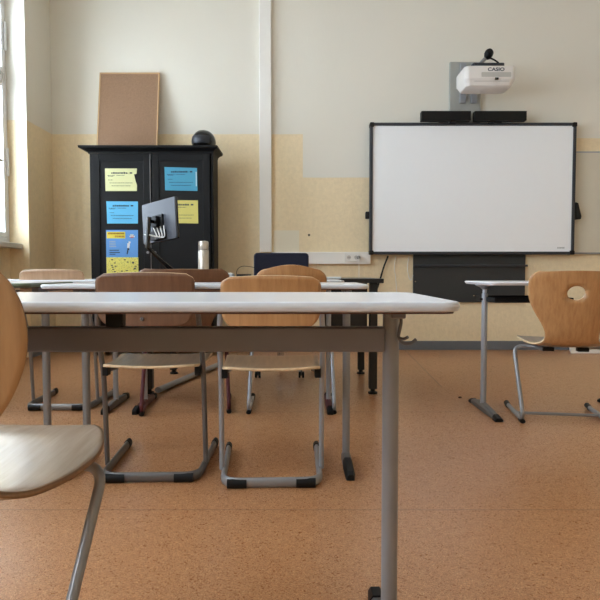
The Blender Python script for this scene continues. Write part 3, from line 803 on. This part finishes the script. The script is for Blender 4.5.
th = empty('vacuum_flask', (at(203.5, 260, 4.45).x, 4.45, TZ)); tag(th, 'tall stainless steel vacuum flask on the black teacher desk', 'flask')
MB().lathe([(.036, 0), (.040, .004), (.040, .195), (.038, .205), (.036, .207)], m=None).build('flask_body', 'thermos', th)
MB().lathe([(.0365, .207), (.0375, .209), (.0375, .262), (.034, .272), (.015, .275)], m=None).build('cup_lid', 'thermos', th)
MB().lathe([(.0368, .203), (.0368, .210)], m=None).build('seal_ring', 'black', th)

mo = empty('monitor', (-1.075, 4.585, TZ))
tag(mo, 'silver-backed computer monitor turned sideways on a black arm, in front of the cupboard', 'monitor')
ang = math.atan2(4.42-4.75, -.85+1.24)
ang = R(-38)
bm_ = Matrix.Translation((0, 0, at(160, 221, 4.585).z-TZ)) @ Matrix.Rotation(ang, 4, 'Z') @ Matrix.Rotation(R(-2), 4, 'X') @ Matrix.Rotation(R(-6), 4, 'Y')
MB().prism(rrect(-.195, -.155, .195, .155, .012), 0, .016, None, bm_, 'y').build('back_cover', 'silver', mo, bevel=.003)
MB().prism(rrect(-.197, -.157, .197, .157, .012), .0165, .028, None, bm_, 'y').build('screen', 'blackg', mo, bevel=.002)
MB().box((-.06, -.016, -.075), (.06, 0, .045), None, bm_).box((-.03, -.05, -.05), (.03, -.016, .03), None, bm_).build('vesa_plate', 'black', mo, bevel=.003, smooth=False)
am = MB()
pA = at(149, 221, 4.50)-mo.location; pB = at(147.5, 248, 4.50)-mo.location; pC = at(172, 276, 4.62)-mo.location
pM = bm_ @ Vector((0, -.05, -.01))
am.tube([pM, pM+Vector((-.02, -.05, 0)), pA+Vector((0, 0, 0))], .012, fillet=.02)
am.tube([pA+Vector((0, 0, .03)), pB], .018, n=14)
am.tube([pB+Vector((0,0,.01)), Vector((pC.x, pC.y, .05))], .014, n=12)
am.tube([pB+Vector((.02,0,-.02)), Vector((pC.x+.03, pC.y, .05))], .008, n=12)
am.lathe([(.024, 0), (.024, .01), (.018, .012), (.018, .06)], (pC.x, pC.y, 0))
am.build('arm', 'blackg', mo)
cb = MB()
for k in range(4):
    s0 = bm_ @ Vector((-.04+.04*k, -.02, -.05)); s1 = bm_ @ Vector((.02+.02*k, -.03, -.13-.004*k))
    cb.tube([s0, (s0+s1)/2+Vector((.02, -.04, -.03)), s1, s1+Vector((-.10, -.02, .02))], .004, fillet=.04, n=8)
cb.build('cables', 'white', mo)
MB().prism(rrect(-.075, -.145, .085, -.075, .008), -.03, -.001, None, bm_, 'y').build('cable_tray', 'black', mo, bevel=.002)

pp = MB().box((-.09, -.06, 0), (.09, .06, .012)).build('laptop', 'white_paper', None, bevel=.002, smooth=False, loc=(.19, 4.16, TZ)); pp.name = 'paper_stack'
tag(pp, 'thin flat stack of white paper on the right part of the teacher desk', 'paper')
# bundle of white papers and black box with a wire
ck = empty('notebook', (-.55, 4.35, TZ)); tag(ck, 'small white spiral notebook lying on the teacher desk right of the flask', 'notebook')
MB().box((-.07, -.05, 0), (.07, .05, .032)).build('pages', 'white_paper', ck, bevel=.003, smooth=False)
cc = MB()
for k in range(12):
    x = -.062+.0113*k
    cc.tube([(x+.006*math.cos(a)*0, -.052+.009*math.cos(a), .032+.009*math.sin(a)) for a in [2*PI*i/10 for i in range(11)]], .0022, n=6)
cc.build('spiral', 'white', ck)
bx = empty('adapter', (-.40, 4.30, TZ)); tag(bx, 'small black adapter box with a thin wire, left of the navy chair', 'adapter')
MB().box((-.05, -.03, 0), (.05, .03, .03)).build('case', 'black', bx, bevel=.004, smooth=False)
MB().tube([(-.06, .06, .004), (-.06, .05, .06), (-.02, .03, .09), (.07, .03, .08), (.14, .05, .05), (.16, .08, .004)], .0022, fillet=.05, n=6).build('wire', 'black', bx)

# ------------------------------------------------------------------ navy office chair
oc = empty('office_chair', (-.16, 5.10, 0)); tag(oc, 'navy blue office chair behind the teacher desk', 'chair')
def pad(w_, d_, h_, r=.05):
    return rrect(-w_/2, -d_/2, w_/2, d_/2, r, 6)
zt_ = at(281, 253, 5.16).z
MB().prism(rrect(-.235, zt_-.50, .235, zt_, .03), .03, .09, axis='y').build('backrest', 'navy', oc, bevel=.012)
m_ = MB(); m_.loft([[Vector((a*.96, b*.96-.20, .43)) for a, b in pad(.47, .46, 0)], [Vector((a, b-.20, .45)) for a, b in pad(.47, .46, 0)], [Vector((a, b-.20, .49)) for a, b in pad(.47, .46, 0)], [Vector((a*.95, b*.95-.20, .51)) for a, b in pad(.47, .46, 0)]]); m_.build('seat', 'navy', oc)
MB().tube([(0, -.2, .40), (0, .12, .40), (0, .115, .62)], .02, fillet=.08, flat=(.03, .01)).build('back_stem', 'black', oc)
MB().lathe([(.028, .075), (.028, .26), (.016, .26), (.016, .43)], (0, -.2, 0)).build('gas_lift', 'chrome', oc)
for k in range(5):
    a = R(-90+72*k+36); ex, ey = .29*math.cos(a), -.2+.29*math.sin(a)
    lg = MB().tube([(.02*math.cos(a), -.2+.02*math.sin(a), .09), (ex, ey, .066)], .018, n=10).build('leg', 'steellight', oc)
    for dx in (-.014, .014):
        MB().lathe([(.0, -.008), (.024, -.008), (.026, 0), (.024, .008), (0, .008)], (ex+dx, ey, .0265), None, 16, Matrix.Rotation(PI/2, 4, 'Y')).build('castor', 'black', lg)
    MB().tube([(ex, ey, .02), (ex, ey, .075)], .007, n=8).build('castor_stem', 'steeldark', lg)

hk_ = MB().lathe([(.012, 0), (.009, .006)], (0,0,0), None, 14, Matrix.Rotation(PI/2, 4, 'X')).build('wall_screw', 'black', loc=(at(309, 235, 6.379).x, 6.379, at(309, 235, 6.379).z))
tag(hk_, 'small black screw in the cream wall, above the horizontal trunk', 'screw')
# long grey bar on the floor behind the third-row desk, low white board by the wall, crumb
g0 = at(158, 390.5, 4.08); g1 = at(218, 366, 5.2)
gb = MB().tube([(g0.x, 4.08, .022), (g1.x, 5.2, .022)], .02, n=14, flat=(.024, .021), up=(0,0,1)).build('floor_bar', 'steellight')
tag(gb, 'long grey metal bar lying on the floor under the teacher desk', 'bar')
lb = empty('floor_board', (3.3, 6.2, 0)); tag(lb, 'low white board lying along the wall on the floor at the right edge of the picture', 'board')
xl = at(570, 352, 6.1).x-3.3
MB().prism([(xl, -.12), (.8, -.12), (.8, .14), (xl+.10, .14)], .0, .035).build('board', 'white', lb, bevel=.003, smooth=False)
fl = MB().lathe([(.002, 0), (.012, .002), (.010, .008), (.002, .011)], n=9).build('crumb', 'deskunder', loc=(at(460, 399, 3.92).x, 3.92, 0)); tag(fl, 'small dark crumb on the bare floor left of the right desk', 'crumb')

# ------------------------------------------------------------------ daylight
wd = bpy.data.worlds.new('sky'); scene.world = wd; wd.use_nodes = True
bg = wd.node_tree.nodes['Background']; bg.inputs[0].default_value = (.74, .87, 1.0, 1); bg.inputs[1].default_value = 6.0
scene.view_settings.view_transform = 'Standard'; scene.view_settings.look = 'None'
scene.view_settings.exposure = 1.6; scene.view_settings.gamma = 1; scene.view_settings.use_curve_mapping = False
scene.cycles.max_bounces = 12; scene.cycles.diffuse_bounces = 8
